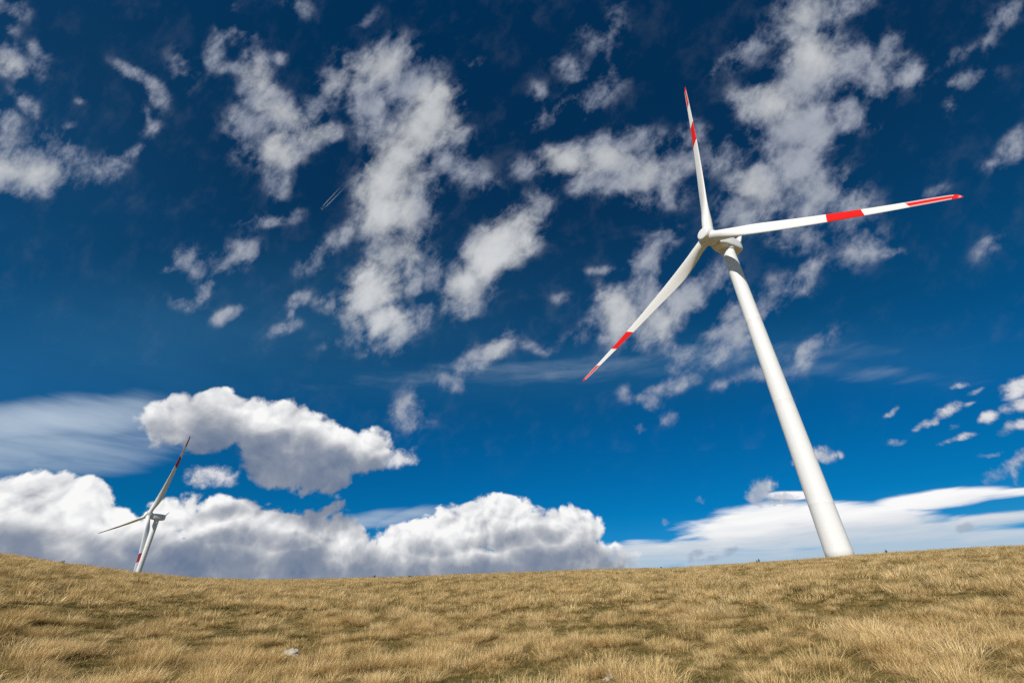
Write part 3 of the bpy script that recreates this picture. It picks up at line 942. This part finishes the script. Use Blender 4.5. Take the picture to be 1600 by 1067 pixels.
weed_m, n, bs, out = new_mat('dark dry weed')
bs.inputs['Base Color'].default_value = (.045, .036, .024, 1)
bs.inputs['Roughness'].default_value = 0.9
def weed(px, py, h, w_, stems, seed, label, group=None):
    r_ = random.Random(seed)
    d = look(px, py)
    az = math.degrees(math.atan2(d.x, d.y))
    rr = ridge_r(az) - 3
    hd = math.hypot(d.x, d.y)
    x, y = d.x / hd * rr, d.y / hd * rr
    root = empty('weed', (x, y, ground(x, y)))
    tag(root, label, 'weed', group)
    vs, fs, hv, hf = [], [], [], []
    for i in range(stems):
        tx, ty, tz = r_.uniform(-1, 1) * w_, r_.uniform(-1, 1) * w_, h * r_.uniform(.75, 1.0)
        b = len(vs)
        for k_ in range(5):
            t = k_ / 4
            for a_ in range(5):
                an = a_ * 2 * math.pi / 5
                ra = .012 * (1 - .6 * t)
                vs.append((tx * t ** 1.4 + ra * math.cos(an), ty * t ** 1.4 + ra * math.sin(an), tz * t - .05))
        for k_ in range(4):
            for a_ in range(5):
                p = b + k_ * 5
                fs.append((p + a_, p + (a_ + 1) % 5, p + 5 + (a_ + 1) % 5, p + 5 + a_))
        for m_ in range(46):                                  # seed heads and withered leaves
            t = r_.uniform(.4, 1.0)
            c = Vector((tx * t ** 1.4, ty * t ** 1.4, tz * t)) + Vector((r_.gauss(0, 1), r_.gauss(0, 1), r_.gauss(0, 1))) * (.05 + .06 * w_)
            d1 = Vector((r_.gauss(0, 1), r_.gauss(0, 1), r_.gauss(0, 1))).normalized() * .055
            d2 = Vector((r_.gauss(0, 1), r_.gauss(0, 1), r_.gauss(0, 1))).normalized() * .03
            q = len(hv)
            hv += [c - d1, c + d2, c + d1, c - d2]
            hf.append((q, q + 1, q + 2, q + 3))
    mesh_obj('stem', vs, fs, weed_m, root)
    mesh_obj('foliage', hv, hf, weed_m, root, smooth=False)
weed(97, 879, .55, .2, 4, 1, 'dark leafy weed on the crest left of the distant turbine')
weed(585, 900, .62, .06, 2, 2, 'thin upright dark weed on the skyline left of centre')
weed(641, 901, .34, .36, 5, 3, 'low broad dark weed on the skyline left of centre')
weed(1182.6, 876, .55, .05, 2, 4, 'left one of two dark weeds close together on the crest, left of the big tower')
weed(1185.8, 876, .60, .07, 3, 5, 'right one of two dark weeds close together on the crest, left of the big tower')
weed(1385, 863, .55, .08, 3, 6, 'small dark weed on the crest right of the big tower')
weed(1033, 886, .5, .06, 2, 7, 'faint thin weed on the crest under the cloud bank right of centre')

# ------------------------------------------------------------------ airliner and its trails
plane_m, n, bs, out = new_mat('airliner skin')
bs.inputs['Base Color'].default_value = (.78, .80, .83, 1)
bs.inputs['Roughness'].default_value = 0.3
DIST = 13500.0
nose = look(503.0, 326.5) * DIST
alt = nose.z
tail_d = look(541.0, 287.0)
tail_pt = tail_d * (alt / tail_d.z)                           # the trails lie level at the same height
back = (tail_pt - nose)
trail_len = back.length
fwd = -back.normalized()
side = Vector((0, 0, 1)).cross(fwd).normalized()
root = empty('airliner', nose)
tag(root, 'tiny white airliner high up at the head of two vapour trails', 'aircraft')
AX = Matrix((fwd, side, Vector((0, 0, 1)))).transposed()
def local(p_):
    return AX @ Vector(p_)
rings = []
for xx, r_ in ((32, .3), (30, 1.4), (27, 2.4), (22, 2.9), (-12, 2.9), (-22, 2.0), (-31, .5)):
    rings.append([local((xx, r_ * math.cos(a_), r_ * math.sin(a_))) for a_ in [2 * math.pi * q_ / 16 for q_ in range(16)]])
v_, f_ = sweep(rings)
mesh_obj('fuselage', v_, f_, plane_m, root)
def panel(name, quad, th):
    a_ = [local((p_[0], p_[1], p_[2] + th)) for p_ in quad]
    b_ = [local((p_[0], p_[1], p_[2] - th)) for p_ in quad]
    vs = a_ + b_
    fs = [(0, 1, 2, 3), (7, 6, 5, 4)] + [(i, i + 4, (i + 1) % 4 + 4, (i + 1) % 4) for i in range(4)]
    return mesh_obj(name, vs, fs, plane_m, root, smooth=False)
for sg in (-1, 1):
    panel('wing', [(9, sg * 2.5, -1.2), (-9, sg * 30, .6), (-12, sg * 30, .6), (-5, sg * 2.5, -1.2)], .35)
    panel('tailplane', [(-24, sg * 1, 1.0), (-30, sg * 10, 1.4), (-32, sg * 10, 1.4), (-30, sg * 1, 1.0)], .2)
    rings = [[local((xx, sg * 9.5 + r_ * math.cos(a_), -3.2 + r_ * math.sin(a_))) for a_ in [2 * math.pi * q_ / 12 for q_ in range(12)]] for xx, r_ in ((8, 1.3), (7.4, 1.7), (4, 1.7), (1, 1.0))]
    v_, f_ = sweep(rings)
    mesh_obj('engine', v_, f_, plane_m, root)
fin = [local(p_) for p_ in ((-22, .3, 2), (-29, .3, 11), (-32, .3, 11), (-31, .3, 1), (-22, -.3, 2), (-29, -.3, 11), (-32, -.3, 11), (-31, -.3, 1))]
mesh_obj('tail_fin', fin, [(0, 1, 2, 3), (7, 6, 5, 4)] + [(i, i + 4, (i + 1) % 4 + 4, (i + 1) % 4) for i in range(4)], plane_m, root, smooth=False)

trail_m, n, bs, out = new_mat('vapour trail')
n.t.nodes.remove(bs)
tp = n.node('ShaderNodeTexCoord').outputs['Object']
run = n.m('DIVIDE', n.dot(tp, tuple(-fwd)), trail_len)          # 0 at the aircraft, 1 where the trail has gone
pw = n.noise(tp, .02, 3.0, .6)
vol = n.node('ShaderNodeVolumePrincipled')
vol.inputs['Color'].default_value = (.95, .96, .98, 1)
vol.inputs['Anisotropy'].default_value = -0.15
n.put(vol.inputs['Density'], n.m('MULTIPLY', n.m('MULTIPLY', n.step(run, 0.1, 1.0, 1.0, 0.0), n.step(pw, .25, .6, .8, 1.0)), 0.013))
n.t.links.new(vol.outputs[0], out.inputs['Volume'])
for sg, lab in ((1, 'thin pale vapour trail behind the airliner, upper left one of the pair'), (-1, 'thin pale vapour trail behind the airliner, lower right one of the pair')):
    vs, fs = [], []
    NS, NR = 60, 12
    for i in range(NS + 1):
        t = i / NS
        ce = -fwd * (40 + (trail_len - 40) * t) + side * sg * (13 + 20 * min(1, t * 8) + 8 * t)
        rad = 5 + 8 * min(1.0, t * 6) + 8 * t
        if i == NS: rad = .5
        for j in range(NR):
            a_ = 2 * math.pi * j / NR
            vs.append(ce + side * rad * math.cos(a_) + Vector((0, 0, rad * math.sin(a_))))
    for i in range(NS):
        for j in range(NR):
            p = i * NR
            fs.append((p + NR + j, p + NR + (j + 1) % NR, p + (j + 1) % NR, p + j))
    fs += [tuple(range(NR)), tuple(range(NS * NR, NS * NR + NR))[::-1]]
    bm_ = bmesh.new()
    o = mesh_obj('vapour_trail', vs, fs, trail_m)
    bm_.from_mesh(o.data)
    bmesh.ops.recalc_face_normals(bm_, faces=bm_.faces)
    bm_.to_mesh(o.data)
    bm_.free()
    o.location = nose
    tag(o, lab, 'vapour trail', 'vapour trails of the airliner')
#END
